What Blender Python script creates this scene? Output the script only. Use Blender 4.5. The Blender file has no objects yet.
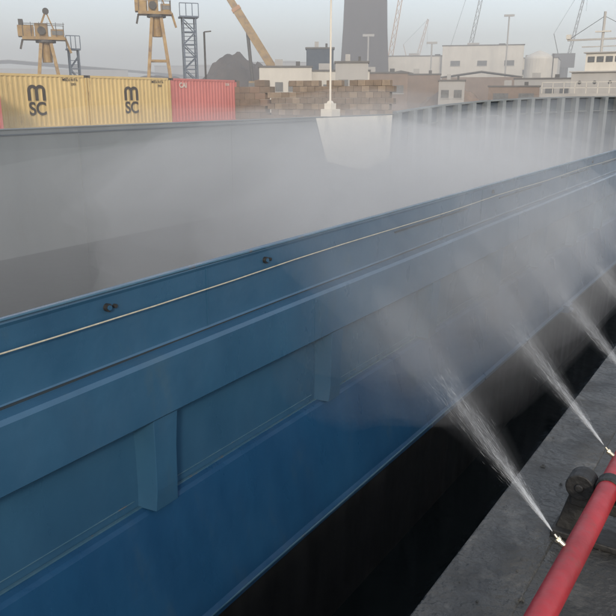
import bpy, bmesh, math, random
from mathutils import Vector, Matrix
from mathutils import noise as mnoise
random.seed(7)
S=bpy.context.scene
S.view_settings.view_transform='Standard'
S.view_settings.look='None'
S.view_settings.exposure=0
R=math.radians

# ---------------------------------------------------------------- materials
def nn(nt,t,**k):
    n=nt.nodes.new(t)
    for a,b in k.items(): setattr(n,a,b)
    return n
def mat(name,c1,c2=None,scale=1.0,detail=8,rough=.6,rvar=.15,bump=.0,bscale=20,metal=0,c3=None,c3scale=3,c3lo=.6,c3hi=.7,stretch=(1,1,1),spec=.5,coat=0):
    m=bpy.data.materials.new(name); m.use_nodes=True
    nt=m.node_tree; b=nt.nodes['Principled BSDF']
    tc=nn(nt,'ShaderNodeTexCoord'); mp=nn(nt,'ShaderNodeMapping')
    mp.inputs['Scale'].default_value=stretch
    nt.links.new(tc.outputs['Object'],mp.inputs[0])
    n1=nn(nt,'ShaderNodeTexNoise'); n1.inputs['Scale'].default_value=scale; n1.inputs['Detail'].default_value=detail; n1.inputs['Roughness'].default_value=.65
    nt.links.new(mp.outputs[0],n1.inputs['Vector'])
    cr=nn(nt,'ShaderNodeValToRGB'); cr.color_ramp.elements[0].position=.32; cr.color_ramp.elements[1].position=.7
    c2=c2 or tuple(x*.7 for x in c1)
    cr.color_ramp.elements[0].color=(*c2,1); cr.color_ramp.elements[1].color=(*c1,1)
    nt.links.new(n1.outputs['Fac'],cr.inputs[0])
    col=cr.outputs[0]
    if c3:
        n3=nn(nt,'ShaderNodeTexNoise'); n3.inputs['Scale'].default_value=c3scale; n3.inputs['Detail'].default_value=10; n3.inputs['Roughness'].default_value=.7
        nt.links.new(mp.outputs[0],n3.inputs['Vector'])
        r3=nn(nt,'ShaderNodeMapRange'); r3.inputs[1].default_value=c3lo; r3.inputs[2].default_value=c3hi
        nt.links.new(n3.outputs['Fac'],r3.inputs[0])
        mx=nn(nt,'ShaderNodeMixRGB'); mx.inputs[2].default_value=(*c3,1)
        nt.links.new(r3.outputs[0],mx.inputs[0]); nt.links.new(col,mx.inputs[1]); col=mx.outputs[0]
    nt.links.new(col,b.inputs['Base Color'])
    n2=nn(nt,'ShaderNodeTexNoise'); n2.inputs['Scale'].default_value=scale*2.3; n2.inputs['Detail'].default_value=6
    nt.links.new(mp.outputs[0],n2.inputs['Vector'])
    mr=nn(nt,'ShaderNodeMapRange'); mr.inputs[1].default_value=.3; mr.inputs[2].default_value=.7
    mr.inputs[3].default_value=max(.03,rough-rvar); mr.inputs[4].default_value=min(1,rough+rvar)
    nt.links.new(n2.outputs['Fac'],mr.inputs[0]); nt.links.new(mr.outputs[0],b.inputs['Roughness'])
    b.inputs['Metallic'].default_value=metal
    b.inputs['Specular IOR Level'].default_value=spec
    if bump:
        n4=nn(nt,'ShaderNodeTexNoise'); n4.inputs['Scale'].default_value=bscale; n4.inputs['Detail'].default_value=6
        nt.links.new(tc.outputs['Object'],n4.inputs['Vector'])
        bp=nn(nt,'ShaderNodeBump'); bp.inputs['Strength'].default_value=bump; bp.inputs['Distance'].default_value=.02
        nt.links.new(n4.outputs['Fac'],bp.inputs['Height']); nt.links.new(bp.outputs[0],b.inputs['Normal'])
    return m

M={}
M['blue']=mat('ship_blue_paint',(.025,.078,.142),(.017,.056,.108),scale=1.6,detail=10,rough=.34,rvar=.12,bump=.22,bscale=6,c3=(.042,.078,.105),c3scale=3.0,c3lo=.56,c3hi=.85,stretch=(1,.9,.45))
M['bluedeck']=mat('ship_blue_side_wet',(.013,.060,.132),(.008,.040,.097),scale=1.3,rough=.34,rvar=.12,bump=.25,bscale=7,c3=(.024,.055,.085),c3scale=3,c3lo=.55,c3hi=.85,stretch=(1,1,.35))
M['blueworn']=mat('worn_edge_paint',(.045,.10,.145),(.02,.07,.12),scale=6,rough=.5,c3=(.10,.07,.05),c3scale=9,c3lo=.58,c3hi=.72)
M['seam']=mat('dark_seam',(.01,.02,.03),rough=.8)
M['hull']=mat('hull_black',(.010,.011,.012),(.006,.007,.007),scale=2,rough=.6,c3=(.024,.018,.014),c3scale=1.2,c3lo=.55,c3hi=.75,stretch=(1,1,.3))
M['holdgrey']=mat('hold_wall_grey',(.125,.14,.145),(.082,.095,.10),scale=.5,rough=.7,c3=(.06,.055,.05),c3scale=.8,c3lo=.6,c3hi=.8,stretch=(1,1,.25),bump=.3,bscale=1.5)
M['holdsun']=mat('hold_wall_painted_sun',(.66,.64,.57),(.55,.54,.49),scale=1.1,rough=.8,c3=(.20,.21,.20),c3scale=.7,c3lo=.54,c3hi=.70,stretch=(1,1,.5))  # pale tone is sunlight painted into the hold wall colour
M['holdblue']=mat('hold_wall_bluegrey',(.040,.055,.072),(.026,.037,.05),scale=.6,rough=.7,stretch=(1,1,.25))
M['ribgrey']=mat('rib_grey',(.17,.19,.20),(.12,.135,.145),scale=.6,rough=.7,stretch=(1,1,.25))
M['rope']=mat('rope_cream',(.40,.38,.31),(.28,.26,.2),scale=30,rough=.9)
M['bolt']=mat('bolt_steel',(.06,.06,.06),(.03,.03,.03),scale=30,rough=.5,metal=.6)
M['conc']=mat('quay_concrete_wet',(.050,.049,.045),(.014,.015,.015),scale=1.6,detail=12,rough=.40,rvar=.28,bump=.9,bscale=26,c3=(.12,.115,.105),c3scale=3.5,c3lo=.54,c3hi=.8)
M['cope']=mat('quay_cope_concrete',(.056,.054,.049),(.013,.014,.014),scale=2.4,detail=12,rough=.38,rvar=.28,bump=1.0,bscale=30,c3=(.13,.125,.112),c3scale=5,c3lo=.55,c3hi=.78)
M['land']=mat('harbour_ground',(.22,.19,.15),(.12,.10,.08),scale=.15,rough=.95,c3=(.28,.25,.2),c3scale=.5)
M['water']=mat('harbour_water',(.004,.006,.007),(.003,.005,.005),scale=.5,rough=.12,rvar=.03,bump=.5,bscale=3,spec=.3)
M['red']=mat('pipe_red',(.33,.018,.026),(.20,.011,.016),scale=6,rough=.45,rvar=.12,bump=.15,bscale=30,c3=(.14,.04,.035),c3scale=14,c3lo=.56,c3hi=.75)
M['rubber']=mat('black_rubber',(.008,.008,.008),(.012,.012,.012),scale=9,rough=.65,bump=.3,bscale=40)
M['brass']=mat('nozzle_metal',(.38,.36,.31),(.22,.2,.15),scale=30,rough=.4,metal=.7)
M['yellow']=mat('container_yellow',(.60,.45,.20),(.47,.345,.15),scale=.9,rough=.6,c3=(.25,.15,.08),c3scale=2.3,c3lo=.6,c3hi=.75,stretch=(1,1,.4))
M['cred']=mat('container_red',(.52,.17,.155),(.42,.13,.12),scale=.9,rough=.6,c3=(.35,.2,.16),c3scale=2,c3lo=.62,c3hi=.8,stretch=(1,1,.4))
M['ink']=mat('dark_lettering',(.05,.04,.03),rough=.8)
M['white']=mat('white_paint',(.6,.57,.51),(.48,.455,.41),scale=.7,rough=.7,c3=(.35,.28,.2),c3scale=1.5,c3lo=.62,c3hi=.8,stretch=(1,1,.4))
M['greyw']=mat('pale_grey_cladding',(.40,.39,.37),(.30,.29,.28),scale=.3,rough=.8,stretch=(1,1,.3))
M['cyel']=mat('crane_yellow',(.34,.22,.07),(.22,.13,.04),scale=1.5,rough=.55,c3=(.12,.07,.04),c3scale=2,c3lo=.48,c3hi=.7)
M['cdark']=mat('dark_steel',(.07,.065,.06),(.04,.035,.03),scale=2,rough=.7)
M['lblue']=mat('ladder_bluegrey',(.10,.14,.2),(.07,.09,.12),scale=2,rough=.6)
M['soil']=mat('coal_soil',(.075,.055,.045),(.04,.03,.026),scale=.6,rough=.98,bump=1,bscale=3)
M['brick1']=mat('block_brown',(.20,.15,.11),(.13,.10,.075),scale=2.5,rough=.9)
M['brick2']=mat('block_tan',(.27,.21,.155),(.18,.14,.105),scale=2.5,rough=.9)
M['tower']=mat('tower_brown',(.030,.018,.018),(.018,.012,.013),scale=.15,rough=.95,stretch=(1,1,.3))
M['orange']=mat('crane_orange',(.42,.22,.10),rough=.7)
M['glass']=mat('dark_window',(.10,.105,.11),rough=.3)
M['roof']=mat('roof_dark',(.12,.11,.10),rough=.9)
M['navy']=mat('container_navy',(.03,.05,.08),(.02,.035,.055),rough=.7)
M['brownb']=mat('shed_brown',(.24,.17,.125),(.17,.12,.09),scale=.8,rough=.9)

# ---------------------------------------------------------------- builder
class B:
    def __init__(s): s.bm=bmesh.new(); s.mats=[]
    def mi(s,m):
        if m not in s.mats: s.mats.append(m)
        return s.mats.index(m)
    def faces(s,vs,fs,m):
        i=s.mi(m); bv=[s.bm.verts.new(v) for v in vs]
        for f in fs:
            try:
                fc=s.bm.faces.new([bv[k] for k in f]); fc.material_index=i
            except ValueError: pass
        return bv
    def box(s,x0,x1,y0,y1,z0,z1,m):
        v=[(x0,y0,z0),(x1,y0,z0),(x1,y1,z0),(x0,y1,z0),(x0,y0,z1),(x1,y0,z1),(x1,y1,z1),(x0,y1,z1)]
        s.faces(v,[(0,3,2,1),(4,5,6,7),(0,1,5,4),(1,2,6,5),(2,3,7,6),(3,0,4,7)],m)
    def beam(s,p,q,w,h,m,up=(0,0,1)):
        p=Vector(p);q=Vector(q);d=(q-p).normalized();u=Vector(up)
        if abs(d.dot(u))>.98:u=Vector((1,0,0))
        a=d.cross(u).normalized()*w/2; b=a.cross(d).normalized()*h/2
        v=[p-a-b,p+a-b,p+a+b,p-a+b,q-a-b,q+a-b,q+a+b,q-a+b]
        s.faces([tuple(x) for x in v],[(0,1,2,3),(7,6,5,4),(0,4,5,1),(1,5,6,2),(2,6,7,3),(3,7,4,0)],m)
    def cyl(s,p,q,r,m,seg=16,r2=None):
        r2=r if r2 is None else r2
        p=Vector(p);q=Vector(q);d=(q-p).normalized()
        a=d.orthogonal().normalized();b=d.cross(a)
        vs=[];
        for c,rr in((p,r),(q,r2)):
            for k in range(seg):
                t=2*math.pi*k/seg; vs.append(tuple(c+a*math.cos(t)*rr+b*math.sin(t)*rr))
        fs=[(k,(k+1)%seg,seg+(k+1)%seg,seg+k) for k in range(seg)]
        fs+= [tuple(reversed(range(seg))),tuple(range(seg,2*seg))]
        s.faces(vs,fs,m)
    def tear(s,L,tn,m,seg=20,N=18,wob=0,seed=0):
        vs=[(0,0,0)]
        for i in range(1,N):
            z=L*i/N; r=tn*z*math.sqrt(max(0,1-(z/L)**2))
            for k in range(seg):
                t=2*math.pi*k/seg
                rr=r*(1+wob*mnoise.noise(Vector((math.cos(t)*1.6,math.sin(t)*1.6,z*2+seed)))); vs.append((rr*math.cos(t),rr*math.sin(t),z))
        vs.append((0,0,L)); fs=[]
        for k in range(seg): fs.append((0,1+(k+1)%seg,1+k))
        for i in range(N-2):
            for k in range(seg): fs.append((1+i*seg+k,1+i*seg+(k+1)%seg,1+(i+1)*seg+(k+1)%seg,1+(i+1)*seg+k))
        e=len(vs)-1; o=1+(N-2)*seg
        for k in range(seg): fs.append((o+k,o+(k+1)%seg,e))
        s.faces(vs,fs,m)
    def extr(s,prof,ys,m,closed=False,jit=0):
        n=len(prof);vs=[]
        for y in ys:
            for (x,z) in prof:
                vs.append((x+ (mnoise.noise(Vector((y*.5,z*1.3,3)))*jit),y,z+(mnoise.noise(Vector((y*.4,x*.2,9)))*jit)))
        fs=[]
        for j in range(len(ys)-1):
            for i in range(n if closed else n-1):
                k=(i+1)%n
                fs.append((j*n+i,j*n+k,(j+1)*n+k,(j+1)*n+i))
        if closed: fs+=[tuple(range(n)),tuple(reversed(range((len(ys)-1)*n,len(ys)*n)))]
        s.faces(vs,fs,m)
    def done(s,name,parent=None,bevel=0,smooth=False,loc=(0,0,0),rz=0):
        bmesh.ops.recalc_face_normals(s.bm,faces=s.bm.faces)
        me=bpy.data.meshes.new(name); s.bm.to_mesh(me); s.bm.free()
        for m in s.mats: me.materials.append(M[m])
        o=bpy.data.objects.new(name,me); S.collection.objects.link(o)
        o.location=loc; o.rotation_euler=(0,0,rz)
        if parent: o.parent=parent
        if smooth:
            for p in me.polygons: p.use_smooth=True
        if bevel:
            md=o.modifiers.new('bevel','BEVEL'); md.width=bevel; md.segments=2; md.limit_method='ANGLE'
        return o
def empty(name,loc=(0,0,0)):
    o=bpy.data.objects.new(name,None); S.collection.objects.link(o); o.location=loc; return o
def P(b,D): return (-D*math.sin(R(b)),D*math.cos(R(b)))
def frange(a,b,st):
    r=[];
    while a<b: r.append(a); a+=st
    r.append(b); return r

# ---------------------------------------------------------------- ground / water
b=B(); b.faces([(-2000,-2000,-2),(2000,-2000,-2),(2000,3000,-2),(-2000,3000,-2)],[(0,1,2,3)],'water'); b.done('water')
b=B(); b.box(-2000,-21,-800,2500,-6,0,'land'); b.box(-20.9,400,260,2500,-6,-.01,'land'); b.done('ground')
b=B()
b.box(-.60,400,-100,250,-6,0,'conc')
y=-12
while y<60:
    L=3.4+random.random()*.2
    b.box(-.86+random.random()*.01,-.56,y,y+L-.006,-3,.005+random.random()*.003,'cope'); y+=L
b.done('quay',bevel=.008)
b=B()
rg=random.Random(5)
for i in range(420):
    x=-.84+rg.random()*2.4; y=.8+rg.random()**1.4*7; s=.003+.010*rg.random()**3; z=.008 if x<-.55 else .001
    b.faces([(x-s,y-s*.7,z),(x+s,y-s,z),(x+s*.8,y+s,z),(x-s*.9,y+s*.8,z),(x-s*.1,y+s*.1,z+s*1.1)],[(0,1,4),(1,2,4),(2,3,4),(3,0,4)],'cope')
b.done('loose_grit')

# ---------------------------------------------------------------- barge
barge=empty('cargo_barge')
ys=frange(-8,60,.5)
b=B()
b.extr([(-2.56,.855),(-2.505,.86),(-2.50,.845),(-2.505,.83),(-2.507,.515),(-2.50,.505)],ys,'blue',jit=.006)
b.extr([(-2.56,.855),(-2.56,-4)],ys,'holdgrey',jit=.004)
b.extr([(-2.502,.497),(-2.425,.492),(-2.405,.475),(-2.400,.19),(-2.415,.175),(-2.545,.165),(-2.55,-.335)],ys,'blue',jit=.007)
b.box(-2.52,-2.4995,-8,60,.48,.506,'seam')
for y in frange(-5.4,58,4.1):
    b.box(-2.506,-2.4995,y,y+.008,.52,.83,'blue'); b.box(-2.406,-2.3975,y+.9,y+.908,.2,.47,'blue')
b.done('near_coaming',barge,smooth=False)
b=B()
b.cyl((-2.497,-8,.861),(-2.497,60,.861),.006,'blueworn',8)
b.box(-2.545,-2.532,-8,60,-.338,-.328,'blueworn')
b.done('edge_beads',barge)
b=B()
yy=2.36-1.66*6
while yy<58:
    w=.088+random.random()*.012
    x1=-2.414
    prof=[(.19,x1,w),(-.02,-2.425,w*.9),(-.22,-2.43,w*.9),(-.335,-2.44,w*.95)]
    vs=[];fs=[]
    for (z,x,ww) in prof: vs+=[(-2.57,yy-ww-.01,z),(x,yy-ww+.012,z),(x,yy+ww-.012,z),(-2.57,yy+ww+.01,z)]
    for j in range(3):
        for a,c in((0,1),(1,2),(2,3)): fs.append((j*4+a,j*4+c,(j+1)*4+c,(j+1)*4+a))
    fs.append((0,1,2,3)); fs.append((12,13,14,15))
    b.faces(vs,fs,'blue')
    b.box(-2.552,-2.544,yy+w+.03,yy+1.66-w-.03,-.29,-.285,'blueworn')
    yy+=1.66
b.done('coaming_stiffeners',barge,bevel=.008)
b=B()
# narrow foot ledge, then the flared side
b.extr([(-2.57,-.33),(-2.50,-.343),(-2.475,-.355),(-2.40,-.70),(-2.32,-1.03),(-2.30,-1.055),(-2.305,-1.10),(-2.33,-1.12)],ys,'bluedeck',jit=.010)
o=b.done('flared_side',barge)
b=B(); b.cyl((-2.302,-8,-1.06),(-2.302,60,-1.06),.008,'blueworn',8); b.done('rubbing_bar',barge)
b=B(); b.extr([(-2.33,-1.12),(-2.35,-3)],ys,'hull'); b.done('hull_side',barge)
b=B()
pts=[]
for i,y in enumerate(frange(-6,60,.6)): pts.append((-2.478,y,.735+.006*math.sin(y*1.9)+.004*mnoise.noise(Vector((y,0,0)))))
for p,q in zip(pts,pts[1:]): b.cyl(p,q,.0036,'rope',6)
b.done('guide_rope',barge)
b=B()
for y in (2.12,3.32,7.2,11.5):
    b.cyl((-2.51,y,.785),(-2.485,y,.785),.019,'bolt',14); b.cyl((-2.486,y,.785),(-2.478,y,.785),.012,'blue',10); b.cyl((-2.51,y+.045,.782),(-2.49,y+.045,.782),.010,'bolt',10)
for y in frange(5,30,2.4): b.box(-2.503,-2.49,y,y+1.5,.69,.70,'seam')
b.cyl((-2.30,9.9,-1.06),(-2.2,9.9,-1.10),.035,'bluedeck',10); b.box(-2.33,-2.23,9.8,10.0,-1.12,-1.02,'bluedeck')
b.done('coaming_lugs',barge)
b=B()
fy=frange(-20,30.2,1.0)
b.extr([(-15.3,-4),(-15.3,.96),(-15.28,1.0),(-15.55,1.01),(-15.55,.6),(-16.6,.58),(-16.65,-3)],fy,'holdgrey',jit=.012)
for y in frange(-18,30,6.1): b.box(-15.31,-15.285,y,y+.02,-4,.95,'holdgrey')
b.box(-15.30,-15.27,-20,30.2,.86,.89,'holdblue')
b.faces([(-15.265,23.6,.97),(-15.265,29.9,.97),(-15.265,29.7,-.9),(-15.265,27.5,-1.3),(-15.265,24.4,-.7)],[(0,1,2,3,4)],'holdsun')  # sunlit patch on the wall, painted as a pale polygon
b.done('far_hold_wall',barge)
poly=[(-15.3,30.2),(-14.4,33),(-13.3,36),(-12,39),(-10.5,42),(-8.9,45),(-6.9,48),(-4.8,51.5),(-2.6,55)]
zt=[1.08,1.35,1.55,1.68,1.75,1.78,1.8,1.8,1.8]
b=B();
for i in range(len(poly)-1):
    (xa,ya),(xb,yb)=poly[i],poly[i+1]
    b.faces([(xa,ya,-4),(xb,yb,-4),(xb,yb,zt[i+1]),(xa,ya,zt[i])],[(0,1,2,3)],'holdblue')
    b.beam((xa,ya,zt[i]),(xb,yb,zt[i+1]),.28,.07,'ribgrey')
    b.beam((xa+.05,ya-.05,zt[i]-.75),(xb+.05,yb-.05,zt[i+1]-.75),.1,.05,'holdgrey')
    for t in (0,.34,.67):
        x=xa+(xb-xa)*t;y=ya+(yb-ya)*t;z=zt[i]+(zt[i+1]-zt[i])*t
        n=Vector((yb-ya,-(xb-xa),0)).normalized()
        p=Vector((x,y,0))+n*.16
        b.beam((p.x,p.y,-4),(p.x,p.y,z-.02),.24,.36,'ribgrey',up=n)
b.done('ribbed_bulkhead',barge)
b=B(); b.box(-15.3,-2.56,-20,56,-4.2,-4,'holdgrey'); b.done('hold_floor',barge)
b=B(); b.box(-15.75,-15.25,24.7,25.35,1.0,1.28,'white'); b.box(-15.65,-15.35,24.8,25.2,1.28,1.5,'white')
b.cyl((-15.5,25,1.5),(-15.5,25,8),.045,'white',10,.03); b.cyl((-15.5,24.9,1.5),(-15.5,25.1,1.5),.1,'white',10)
b.done('light_mast',bevel=.01)

# ---------------------------------------------------------------- spray pipe (slightly bowed)
b=B()
pz=.25
def PX(y): return -.40-.030*max(0,2.6-y)**1.5*.35+.010*mnoise.noise(Vector((y*.5,1,1)))
segs=frange(-1,14,.25); P3=[(PX(y),y,pz) for y in segs]
for p,q in zip(P3,P3[1:]): b.cyl(p,q,.041,'red',28)
for y in (4.9,8.6): px=PX(y); b.cyl((px,y,pz),(px,y+.05,pz),.060,'red',24); b.cyl((px,y+.055,pz),(px,y+.10,pz),.060,'red',24)
pipe=b.done('spray_pipe',smooth=False)
md=pipe.modifiers.new('es','EDGE_SPLIT'); md.split_angle=R(35)
for p in pipe.data.polygons: p.use_smooth=True
sdir=Vector((-.66,.02,.69)).normalized()
noz=[2.2,2.95,3.7,4.45,5.2,5.95,6.7,7.45]
b=B()
tips=[]
for y in noz:
    p0=Vector((PX(y),y,pz)); 
    d=Vector((-.8,0,.55)).normalized()
    a=p0+d*.034; c=p0+d*.062; e=c+sdir*.025
    b.cyl(a,c,.009,'brass',10); b.cyl(c,c+d*.01,.012,'brass',6); b.cyl(c,e,.006,'brass',10,.004)
    tips.append(e)
b.done('spray_nozzles',pipe)
b=B()
for y in (2.72,6.5,10.2):
    px=PX(y)
    for sx in(-1,1):
        b.cyl((px+sx*.10,y-.045,.235),(px+sx*.10,y+.045,.235),.055,'rubber',20)
        b.cyl((px+sx*.10,y-.055,.235),(px+sx*.10,y+.055,.235),.018,'rubber',10)
        b.beam((px+sx*.10,y,.20),(px+sx*.15,y,.0),.07,.05,'rubber',up=(0,1,0))
    b.box(px-.13,px+.13,y-.04,y+.04,.15,.20,'rubber')
    b.box(px-.19,px+.19,y-.06,y+.06,.003,.03,'rubber')
    b.cyl((px,y-.03,pz),(px,y+.03,pz),.049,'rubber',20)
b.done('pipe_stand',bevel=.006)

def volmat(key,dens,col=(.98,.985,1),g=.15): 
    m=bpy.data.materials.new(key); m.use_nodes=True; nt=m.node_tree
    nt.nodes.remove(nt.nodes['Principled BSDF'])
    v=nn(nt,'ShaderNodeVolumeScatter'); v.inputs['Color'].default_value=(*col,1); v.inputs['Anisotropy'].default_value=g; v.inputs['Density'].default_value=dens
    nt.links.new(v.outputs[0],nt.nodes['Material Output'].inputs['Volume'])
    m.cycles.homogeneous_volume=True
    M[key]=m
m=bpy.data.materials.new('water_drops'); m.use_nodes=True; pb=m.node_tree.nodes['Principled BSDF']
pb.inputs['Base Color'].default_value=(.55,.58,.62,1); pb.inputs['Roughness'].default_value=.3
M['drops']=m
volmat('spray_a',6); volmat('spray_b',2.0); volmat('spray_c',.75); volmat('spray_d',.22)
rs=random.Random(3)
up0=sdir; sa=up0.orthogonal().normalized(); sbv=up0.cross(sa)
for ti,t in enumerate(tips[:6]):
    bm_v=[];bm_f=[]
    jets=[(rs.gauss(0,.04),rs.gauss(0,.04)) for _ in range(22)]
    for i in range(2400):
        z=.01+.62*rs.random()**1.8
        jx,jy=rs.choice(jets) if rs.random()<.5 else (rs.gauss(0,.05),rs.gauss(0,.05))
        jx+=rs.gauss(0,.006+.01*z); jy+=rs.gauss(0,.006+.01*z)
        dd=(up0+sa*jx+sbv*jy).normalized()
        p=dd*z; L=.014+.03*rs.random(); w=(.00006+.00011*rs.random())*(1.1-z)
        a=dd.orthogonal().normalized(); c=dd.cross(a); n=len(bm_v)
        for k in range(3):
            th=k*2.094; bm_v.append(p+(a*math.cos(th)+c*math.sin(th))*w+dd*L*.5)
        bm_v+= [p,p+dd*L]
        for k in range(3):
            bm_f.append((n+3,n+k,n+(k+1)%3)); bm_f.append((n+4,n+(k+1)%3,n+k))
    me=bpy.data.meshes.new('drops'); me.from_pydata([tuple(v) for v in bm_v],[],bm_f); me.materials.append(M['drops'])
    sp=empty('water_spray',t)
    o=bpy.data.objects.new('drops',me); S.collection.objects.link(o); o.parent=sp
    for nm,L_,tn,mm in (('core_jet',.30,.07,'spray_a'),('inner_fan',.62,.105,'spray_b'),('outer_fan',1.05,.14,'spray_c'),('drift_fan',1.9,.20,'spray_d')):
        b=B(); b.tear(L_,tn,mm,wob=.5,seed=ti*3.1)
        o=b.done(nm,sp,smooth=True); o.rotation_euler=sdir.to_track_quat('Z','Y').to_euler()

volmat('mist_thin',.036); volmat('mist_mid',.060); volmat('mist_soft',.055)
mist=empty('water_mist')
def puff(c,r,mm,rot=0,seed=0,amp=.28):
    bm=bmesh.new(); bmesh.ops.create_icosphere(bm,subdivisions=4,radius=1)
    for v in bm.verts:
        n=mnoise.fractal(v.co*1.3+Vector((seed,seed*2,0)),1,2,3)
        v.co=v.co*(1+amp*n); v.co=Vector((v.co.x*r[0],v.co.y*r[1],v.co.z*r[2]))
    me=bpy.data.meshes.new('bank'); bm.to_mesh(me); bm.free(); me.materials.append(M[mm])
    for p in me.polygons: p.use_smooth=True
    o=bpy.data.objects.new('bank',me); S.collection.objects.link(o); o.location=c; o.rotation_euler=(0,0,rot); o.parent=mist
puff((-9,14,-1.2),(6,17,2.6),'mist_thin',0,1)
puff((-9.5,20,-.5),(5.0,12,2.2),'mist_thin',0,2)
puff((-8,28,-.2),(4.5,11,1.9),'mist_thin',.25,3)
puff((-7,12,-.5),(3.6,6,1.9),'mist_mid',.1,4)
puff((-5.5,11,.2),(2.2,4,1.3),'mist_mid',.1,11)
# soft nested banks drifting over the near coaming
for k,(f,sd) in enumerate(((1.0,5),(.78,6),(.58,7))):
    puff((-3.2,8.4,.35),(2.2*f,5.2*f,1.25*f),'mist_soft',.12,sd,.16)
    puff((-2.3,6.4,.25),(1.25*f,3.4*f,.95*f),'mist_soft',.12,sd+4,.16)
volmat('haze',.0070,(.99,.99,1),.1)
b=B(); b.box(-330,-17.2,-20,300,-1.5,26,'haze'); b.done('haze')
b=B(); b.box(-17.1,60,57,300,-1.5,26,'haze'); b.done('haze')

# ---------------------------------------------------------------- containers
def container(y0,x1,col,L=6.06,z0=.22,txt=None,logo=False):
    par=empty('shipping_container'); b=B(); W=2.44;H=2.59; x0=x1-W
    b.box(x0+.05,x1-.05,y0+.05,y0+L-.05,z0+.12,z0+H-.05,col)
    for yy in (y0,y0+L-.12):
        for xx in(x0,x1-.12): b.box(xx,xx+.12,yy,yy+.12,z0,z0+H,col)
    for zz,h in((z0,.16),(z0+H-.11,.11)):
        b.box(x1-.10,x1-.003,y0+.12,y0+L-.12,zz,zz+h,col); b.box(x0+.003,x0+.10,y0+.12,y0+L-.12,zz,zz+h,col)
        b.box(x0+.12,x1-.12,y0+.003,y0+.1,zz,zz+h,col); b.box(x0+.12,x1-.12,y0+L-.1,y0+L-.003,zz,zz+h,col)
    yy=y0+.15
    while yy<y0+L-.3:
        vs=[(x1-.05,yy,z0+.16),(x1-.015,yy+.05,z0+.16),(x1-.015,yy+.13,z0+.16),(x1-.05,yy+.18,z0+.16)]
        vs+=[(a,c,z0+H-.11) for a,c,_ in vs]
        b.faces(vs,[(0,1,5,4),(1,2,6,5),(2,3,7,6)],col); yy+=.28
    for yy in (y0-.004,y0+L-.17):
        for xx in(x0-.004,x1-.166):
            for zz in(z0-.004,z0+H-.11): b.box(xx,xx+.17,yy,yy+.174,zz,zz+.12,'cdark' if zz>1 else col)
    b.done('body',par)
    if logo:
        b=B(); yc=y0+2.95; zb=z0+1.36; xa,xb=x1-.002,x1+.01
        for dy in(-.42,0,.42): b.box(xa,xb,yc+dy-.085,yc+dy+.085,zb,zb+.48,'ink')
        for c0 in(-.21,.21):
            ro,ri=.295,.125; vs=[]; N=10
            for xq in(xa,xb):
                for rr in(ro,ri):
                    for k in range(N+1):
                        t=math.pi*k/N; vs.append((xq+(.001 if c0>0 else 0),yc+c0+rr*math.cos(t),zb+.48+rr*.85*math.sin(t)))
            fs=[(2*(N+1)+k,2*(N+1)+k+1,3*(N+1)+k+1,3*(N+1)+k) for k in range(N)]
            b.faces(vs,fs,'ink')
        b.done('logo_letter',par)
    def text(s,yc,zc,size,mm,off=0.02):
        c=bpy.data.curves.new('lettering','FONT'); c.body=s; c.size=size; c.align_x='CENTER'; c.align_y='CENTER'; c.offset=off; c.extrude=.004
        c.materials.append(M[mm]); o=bpy.data.objects.new('lettering',c); S.collection.objects.link(o)
        o.location=(x1+.003,yc,zc); o.rotation_euler=(R(90),0,R(90)); o.parent=par
    if txt:
        for (s,dy,dz,size,mm,off) in txt: text(s,y0+dy,z0+dz,size,mm,off)
MS=[('SC',2.95,.95,.85,'ink',.02),('MSCU 417 6',5.0,2.36,.18,'ink',.003),('22G1',5.2,2.15,.15,'ink',.003)]
container(20.1,-31,'yellow',txt=MS,logo=True); container(26.22,-31,'yellow',txt=MS,logo=True)
container(32.34,-31,'cred',txt=[('CAI',1.0,2.2,.4,'white',.01),('2230',5.1,2.3,.2,'white',.003)])
container(13.1,-28.2,'cred')

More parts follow.
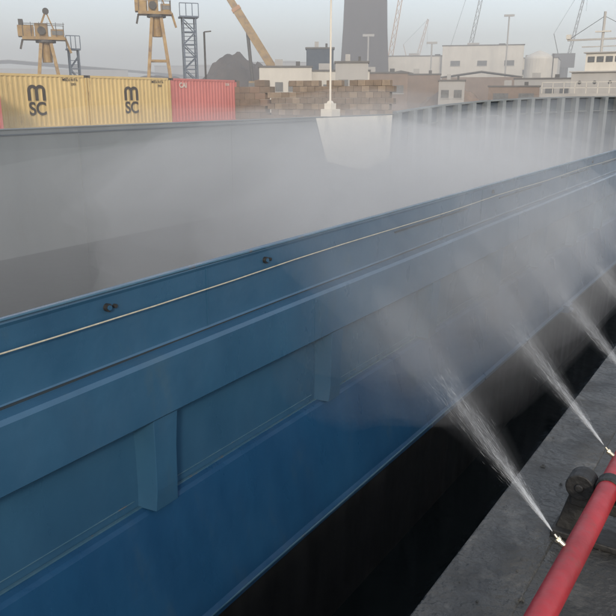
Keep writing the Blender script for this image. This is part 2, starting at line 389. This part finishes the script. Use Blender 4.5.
# ---------------------------------------------------------------- cranes near containers
def dock_crane(bear,D,hz,w=1.0,flip=1):
    b=B()
    L=hz-1.1
    for sx in(-1,1):
        for sy in(-1,1):
            b.beam((sx*1.05,sy*1.0,0),(sx*.3,sy*.3,L),.2,.2,'cyel')
            b.box(sx*1.05-.2,sx*1.05+.2,sy-.2,sy+.2,0,.3,'cdark')
    for t in(.3,.6):
        a=1.05-(.75*t); z=L*t
        for (p,q) in (((-a,-a),(a,-a)),((a,-a),(a,a)),((a,a),(-a,a)),((-a,a),(-a,-a))): b.beam((*p,z),(*q,z),.1,.12,'cyel')
    b.cyl((0,0,L-1.2),(0,0,L+.1),.32,'cyel',14)
    b.cyl((0,0,L),(0,0,L+.15),.62,'cdark',18)
    b.box(-1.15*w,1.0*w,-.6,.6,L+.16,L+.34,'cyel')
    b.box(-1.35*w,-.55*w,-.5,.5,L+.34,L+1.0,'cyel'); b.box(-1.28*w,-1.05*w,-.52,.52,L+1.0,L+1.35,'cdark')
    b.box(-.5*w,.15*w,-.42,.42,L+.34,L+1.15,'cyel'); b.cyl((-.2,-.45,L+.7),(-.2,-.6,L+.7),.25,'cdark',14)
    b.box(.3*w,.95*w,-.5,.5,L+.34,L+.8,'cyel'); b.box(.35*w,.9*w,-.52,-.501,L+.45,L+.7,'glass')
    b.beam((-.2,0,L+1.1),(.15,0,L+1.9),.12,.12,'cyel'); b.beam((.55,0,L+.8),(.15,0,L+1.9),.08,.08,'cyel')
    b.cyl((.15,-.12,L+1.9),(.15,.12,L+1.9),.2,'cdark',12)
    b.beam((1.0*w,0,L+.3),(1.25*w,0,L-.6),.14,.14,'cyel'); b.beam((-1.15*w,0,L+.2),(-1.3*w,0,L-.4),.12,.12,'cdark')
    for sy in(-.58,.58):
        for xx in frange(-1.1*w,.95*w,.5): b.beam((xx,sy,L+.3),(xx,sy,L+1.2 if sy<0 else L+1.1),.03,.03,'cdark')
        b.beam((-1.1*w,sy,L+1.1),(1.0*w,sy,L+1.1),.035,.035,'cdark')
    x,y=P(bear,D); b.done('dock_crane',loc=(x,y,0),rz=R(bear))
dock_crane(52.4,52,6.2,1.2); dock_crane(44.6,52,7.9,1.0)
def ladder_tower(bear,D,h,w,m='lblue'):
    b=B()
    for sx in(-w,w):
        for sy in(-w,w): b.beam((sx,sy,0),(sx,sy,h),.09,.09,m)
    z=.4;s=1
    while z<h-.8:
        for sy in(-w,w):
            b.beam((-w*s,sy,z),(w*s,sy,z+.8),.06,.06,m); b.beam((-w,sy,z),(w,sy,z),.05,.05,m)
        for k in range(3): b.beam((-w,0,z+k*.27),(w,0,z+k*.27),.16,.03,m)
        s=-s; z+=.8
    b.box(-w*1.5,w*1.5,-w*1.3,w*1.3,h-.1,h,m)
    for sx in(-1.5,-.5,.5,1.5): b.beam((sx*w,-w,h),(sx*w,-w,h+.8),.05,.05,m)
    b.beam((-1.5*w,-w,h+.8),(1.5*w,-w,h+.8),.05,.05,m)
    x,y=P(bear,D); b.done('access_ladder_tower',loc=(x,y,0),rz=R(bear+8))
ladder_tower(42.3,53,7.0,.42); ladder_tower(50.6,54,4.9,.3); 
b=B(); b.cyl((0,0,0),(0,0,6.2),.07,'cdark',8); b.beam((0,0,6.2),(.5,0,6.25),.1,.08,'cdark'); b.box(-.15,.15,-.15,.15,0,.5,'greyw'); x,y=P(41.2,55); b.done('lamp_post',loc=(x,y,0),rz=R(41))

def heap(name,b0,D,w,d,h,m,seed):
    b=B(); N=46; vs=[];fs=[]
    for j in range(N):
        for i in range(N):
            u=i/(N-1)*2-1;v=j/(N-1)*2-1
            r=max(0,1-(abs(u)**1.6+abs(v)**1.8))
            n=mnoise.fractal(Vector((u*3+seed,v*3,seed)),1,2,5)
            vs.append((u*w/2,v*d/2,h*(r**.75)*(1+.22*n)-.05+ .06*n))
    for j in range(N-1):
        for i in range(N-1): fs.append((j*N+i,j*N+i+1,(j+1)*N+i+1,(j+1)*N+i))
    b.faces(vs,fs,m); x,y=P(b0,D); b.done(name,loc=(x,y,0),rz=R(b0),smooth=True)
heap('soil_heap',38.9,95,14,12,6.6,'soil',2); heap('soil_heap',36.2,110,18,14,5.6,'soil',5); heap('rubble_heap',22.6,95,9,8,3.0,'brownb',8)
heap('soil_heap',45,120,26,14,5.0,'soil',11); heap('soil_heap',52,120,30,14,4.0,'soil',15)

b=B()
p=Vector((0,0,4.6)); d=Vector((-4.1,0,6.4)).normalized()
b.beam(p,p+d*7,.85,.95,'cyel',up=(0,1,0)); b.beam(p+d*6.8,p+d*13,.68,.75,'cyel',up=(0,1,0)); b.beam(p+d*12.8,p+d*19,.5,.55,'cyel',up=(0,1,0))
for t in(6.8,12.8): b.beam(p+d*t,p+d*(t+.35),.95,1.05,'orange',up=(0,1,0))
b.cyl(p+Vector((-2.2,0,-1.6)),p+d*5,.18,'cdark',10)
b.box(-1.6,2.6,-1.3,1.3,1.7,3.6,'cyel'); b.box(1.6,3.2,-1.2,1.2,2,3.9,'cdark'); b.box(-2.6,-1.6,-1.3,-.2,1.7,3.4,'cyel'); b.box(-2.62,-1.7,-1.32,-.4,2.4,3.2,'glass')
b.beam((0,0,3.4),(0,0,4.9),1.0,1.0,'cyel')
b.box(-5,4,-1.3,1.3,.8,1.6,'cyel')
for xx in(-4,-2.6,.6,2,3.3):
    for sy in(-1.35,1.05): b.cyl((xx,sy,.6),(xx,sy+.3,.6),.6,'rubber',16)
x,y=P(36.1,80); b.done('mobile_crane',loc=(x,y,0),rz=R(36.1))

def shed(name,bear,D,w,d,h,wall,roofh=0,win=0,door=False,z0=0,rot=0):
    par=empty(name); x,y=P(bear,D); par.location=(x,y,z0); par.rotation_euler=(0,0,R(bear+rot))
    b=B(); b.box(-w/2,w/2,0,d,0,h,wall); o=b.done('walls',par)
    b=B()
    if roofh: b.extr([(-w/2-.2,h-.02),(0,h+roofh),(w/2+.2,h-.02),(w/2+.2,h+.1),(0,h+roofh+.15),(-w/2-.2,h+.1)],[-.25,d+.2],'roof',closed=True)
    else: b.box(-w/2-.12,w/2+.12,-.12,d+.1,h,h+.16,'roof'); b.box(-w*.2,-w*.05,d*.3,d*.5,h+.16,h+.8,'greyw'); b.box(w*.2,w*.28,d*.3,d*.5,h+.16,h+.6,'cdark')
    b.done('roof',par)
    b=B()
    n=win
    if n:
        for i in range(n):
            cx=-w/2+w*(i+.5)/n; ww=min(.9,w/n*.3)
            for zc in ([h*.6] if h<5 else [h*.3,h*.72]):
                b.box(cx-ww,cx+ww,-.05,.02,zc-.45,zc+.45,'glass'); b.box(cx-ww-.08,cx+ww+.08,-.09,-.003,zc-.56,zc-.46,'greyw')
    if door: b.box(w*.3,w*.3+min(3,w*.2),-.06,.02,0,min(h*.6,4),'cdark')
    if win or door: b.done('windows_and_door',par)
    return par
shed('site_cabin',35.2,75,5.2,2.6,4.6,'white',win=4,door=True)
shed('site_cabin',31.6,77,7.4,2.6,4.3,'white',win=6)
shed('site_cabin',30.2,70,3.0,2.6,4.8,'greyw',win=2,door=True)
shed('storage_shed',32.6,84,3.0,2.6,6.9,'navy')
shed('storage_shed',28.2,90,7,6,4.5,'brownb',win=3)
shed('storage_shed',26.5,105,10,6,4.2,'greyw',roofh=1,win=3)
shed('storage_shed',25.0,100,5,4,4.6,'brownb')
shed('storage_shed',20.6,120,12,6,4.8,'brownb',roofh=.8,door=True)
shed('storage_shed',22.7,90,3,3,3.6,'greyw',win=2)
shed('storage_shed',18.2,95,6,3,3.0,'brownb',win=2); shed('storage_shed',16.2,100,7,4,4.0,'greyw',win=4)
shed('warehouse',55,210,60,20,9,'greyw',roofh=2); shed('warehouse',47,240,50,20,8,'brownb',roofh=2); shed('warehouse',40,260,45,20,12,'greyw',win=9)
shed('warehouse',34,230,34,20,12,'greyw',win=8); shed('warehouse',24,260,40,20,11,'brownb',win=8)
shed('factory_building',25.0,150,13,14,9.5,'white',win=0,rot=0)
shed('factory_building',20.6,148,15,14,11.2,'white',win=3,door=True)
shed('factory_building',17.0,152,9,12,9.0,'white',win=2,rot=-4)
b=B(); b.cyl((0,0,0),(0,0,8.2),2.4,'white',28)
for k in range(5): b.cyl((0,0,8.2+k*.28),(0,0,8.48+k*.28),2.4*math.cos(k*.3),'white',28,2.4*math.cos((k+1)*.3))
b.beam((2.42,0,0),(2.42,0,9),.3,.1,'cdark'); x,y=P(16.6,138); b.done('storage_tank',loc=(x,y,0))
for i,(be,D,h) in enumerate([(18.9,140,15.5),(24.3,130,10.5),(29.0,120,11)]):
    b=B(); b.cyl((0,0,0),(0,0,h),.13,'greyw',8); b.box(-.9,.9,-.15,.15,h-.1,h+.25,'greyw'); b.box(-.3,.3,-.3,.3,0,.8,'greyw'); x,y=P(be,D); b.done('floodlight_mast',loc=(x,y,0),rz=R(be))

b=B()
lev=[(0,6.9,6),(9,6.3,5.5),(20,5.7,5),(34,5.2,4.5)]
for (z0,a0,c0),(z1,a1,c1) in zip(lev,lev[1:]):
    b.faces([(-a0,-c0,z0),(a0,-c0,z0),(a0,c0,z0),(-a0,c0,z0),(-a1,-c1,z1),(a1,-c1,z1),(a1,c1,z1),(-a1,c1,z1)],[(0,1,5,4),(1,2,6,5),(2,3,7,6),(3,0,4,7),(4,5,6,7)],'tower')
for sx in(-.66,-.33,0,.33,.66): b.beam((sx*6.9,-6.05,0),(sx*5.2,-4.55,34),.35,.3,'tower')
b.box(-9,-5.8,-5,4,0,11,'tower'); b.box(6.2,9.5,-4,4,0,9,'tower')
b.cyl((-3,0,34),(-3,0,38),1,'tower',14); b.cyl((3,0,34),(3,0,37),1,'tower',14)
x,y=P(29.25,150); o=b.done('industrial_tower',loc=(x,y,0),rz=R(29.2)); o.scale=(.735,.735,.735)

def jib_crane(bear,D,xo,z0,z1,m,w=.8):
    b=B(); p=Vector((0,0,z0));q=Vector((xo,0,z1)); d=(q-p); n=max(6,int(d.length/1.6)); dn=d.normalized(); a=Vector((0,1,0)); c=dn.cross(a)
    cs=[(a*sx+c*sy)*w/2 for sx,sy in((-1,-1),(1,-1),(1,1),(-1,1))]
    for o in cs: b.beam(p+o,q+o*.5,.16,.16,m)
    for i in range(n):
        t0=i/n;t1=(i+1)/n
        for k in range(4):
            o1=cs[k]*(1-.5*t0);o2=cs[(k+1)%4]*(1-.5*t1); b.beam(p+d*t0+o1,p+d*t1+o2,.09,.09,m)
    b.beam(q,(xo,0,z1-8),.07,.07,'cdark')
    b.beam(q,(-4,0,z0+5),.08,.08,'cdark'); b.beam((-4,0,z0+5),(-2.5,0,z0),.2,.2,m)
    b.box(-4,1.5,-1.5,1.5,max(.2,z0-3),z0+.3,m); b.cyl((-1,0,0),(-1,0,max(.3,z0-2.5)),1.1,'cdark',14)
    b.box(-4,2,-2,2,0,1,'cdark')
    x,y=P(bear,D); b.done('jib_crane',loc=(x,y,0),rz=R(bear))
jib_crane(27.4,170,5,9,42,'orange',1.0); jib_crane(21.8,190,8,8,55,'cdark',.9); jib_crane(14.6,200,3,12,30,'cdark',.7); jib_crane(25.4,230,3,12,24,'orange',.9)

b=B()
x0,y0=P(36.2,47); x1,y1=P(27.3,44); p=Vector((x0,y0,0)); q=Vector((x1,y1,0)); d=(q-p); L=d.length; dn=d.normalized()
for r in range(8):
    t=-(r%2)*.25
    while t<L-.1:
        if not (r==7 and (random.random()<.3)) and not (r>5 and t<1.2):
            c=p+dn*(t+.25); jit=random.uniform(-.03,.03)
            n=Vector((-dn.y,dn.x,0))*jit
            b.beam(c-dn*.245+n+Vector((0,0,r*.34+.17)),c+dn*.245+n+Vector((0,0,r*.34+.17)),.5,.33,random.choice(['brick1','brick2','brick1']))
        t+=.5
b.done('stacked_block_wall',bevel=.02)
b=B()
x0,y0=P(39.6,50); x1,y1=P(36.4,48); p=Vector((x0,y0,0)); q=Vector((x1,y1,0)); d=(q-p); L=d.length; dn=d.normalized()
for r in range(7):
    t=-(r%2)*.4
    while t<L-.2:
        if r<5 or random.random()<.6:
            c=p+dn*(t+.4)+Vector((0,0,r*.4+.2)); b.beam(c-dn*.39,c+dn*.39,.6,.39,random.choice(['brick1','brick1','brownb']))
        t+=.8
b.done('stacked_block_wall',bevel=.02)

ship=empty('moored_ship',(-16,72,0))
def sb(name,fn):
    b=B(); fn(b); b.done(name,ship)
def f1(b):
    b.extr([(-4.4,-3),(-4.8,1.5),(-4.8,2.1),(4.8,2.1),(4.8,1.5),(4.4,-3)],[-1,0,20,26],'greyw',closed=True)
sb('hull',f1)
def f2(b):
    b.box(-2.6,4.4,1,8,2.1,4.0,'greyw'); b.box(-2.8,4.6,.8,8.2,4.0,4.1,'greyw')
    b.box(-1.6,2.6,1.6,6,4.1,5.7,'white'); b.box(-1.8,2.8,1.4,6.2,5.7,5.8,'greyw')
    for i in range(5): b.box(-1.4+i*.8,-.8+i*.8,1.56,1.605,4.9,5.4,'glass')
    for i in range(5): b.cyl((-1.8+i*1.35,1.02,3.1),(-1.8+i*1.35,.96,3.1),.16,'glass',12)
    b.cyl((3.4,7,4.0),(3.4,7,6.0),.5,'cdark',14)
sb('deckhouse',f2)
def f3(b):
    b.cyl((-.6,3,5.8),(-.6,3,9.4),.12,'greyw',10); b.beam((-3.8,3,7.0),(3.2,3,7.0),.2,.16,'greyw'); b.beam((-2.4,3,6.35),(1.2,3,6.35),.12,.1,'greyw')
    b.beam((-.6,3,9.0),(-3.6,3,7.1),.04,.04,'cdark'); b.beam((-.6,3,9.0),(3.0,3,7.1),.04,.04,'cdark')
    b.box(-1.3,.1,2.8,3.1,7.6,7.72,'white'); b.box(-3.9,-3.5,2.8,3.2,7.1,7.5,'white')
    for xx in frange(-4.7,4.7,1.0): b.beam((xx,-.9,2.1),(xx,-.9,3.1),.05,.05,'white')
    for z in(2.6,3.1): b.beam((-4.7,-.9,z),(4.7,-.9,z),.05,.05,'white')
sb('mast_and_rails',f3)

# ---------------------------------------------------------------- light
SUN_EL=24; tx,ty=-.60,.80
W=bpy.data.worlds.new("World"); S.world=W; W.use_nodes=True; nt=W.node_tree
bg=nt.nodes['Background']; sky=nn(nt,'ShaderNodeTexSky'); sky.sky_type='NISHITA'; sky.sun_disc=False
sky.sun_elevation=R(SUN_EL); sky.air_density=1.0; sky.dust_density=2.0; sky.ozone_density=1.5
sky.sun_rotation=math.atan2(-tx,-ty)
nt.links.new(sky.outputs[0],bg.inputs[0]); bg.inputs[1].default_value=.12
bg2=nn(nt,'ShaderNodeBackground'); bg2.inputs[0].default_value=(.96,.98,1,1); bg2.inputs[1].default_value=.70
ad=nn(nt,'ShaderNodeAddShader'); nt.links.new(bg.outputs[0],ad.inputs[0]); nt.links.new(bg2.outputs[0],ad.inputs[1]); nt.links.new(ad.outputs[0],nt.nodes['World Output'].inputs[0])
l=bpy.data.lights.new('sun','SUN'); l.energy=2.2; l.angle=R(6); l.color=(1,.88,.72)
o=bpy.data.objects.new('sun',l); S.collection.objects.link(o)
c=math.cos(R(SUN_EL)); dv=Vector((tx*c,ty*c,-math.sin(R(SUN_EL)))); o.rotation_euler=dv.to_track_quat('-Z','Y').to_euler()

# ---------------------------------------------------------------- camera
cam=bpy.data.cameras.new('camera'); cam.sensor_width=36; cam.lens=36*720/616; cam.clip_end=6000; cam.clip_start=.05
co=bpy.data.objects.new('camera',cam); S.collection.objects.link(co); co.location=(0,0,1.7)
co.rotation_euler=(R(90-16.26),0,R(33.5)); S.camera=co
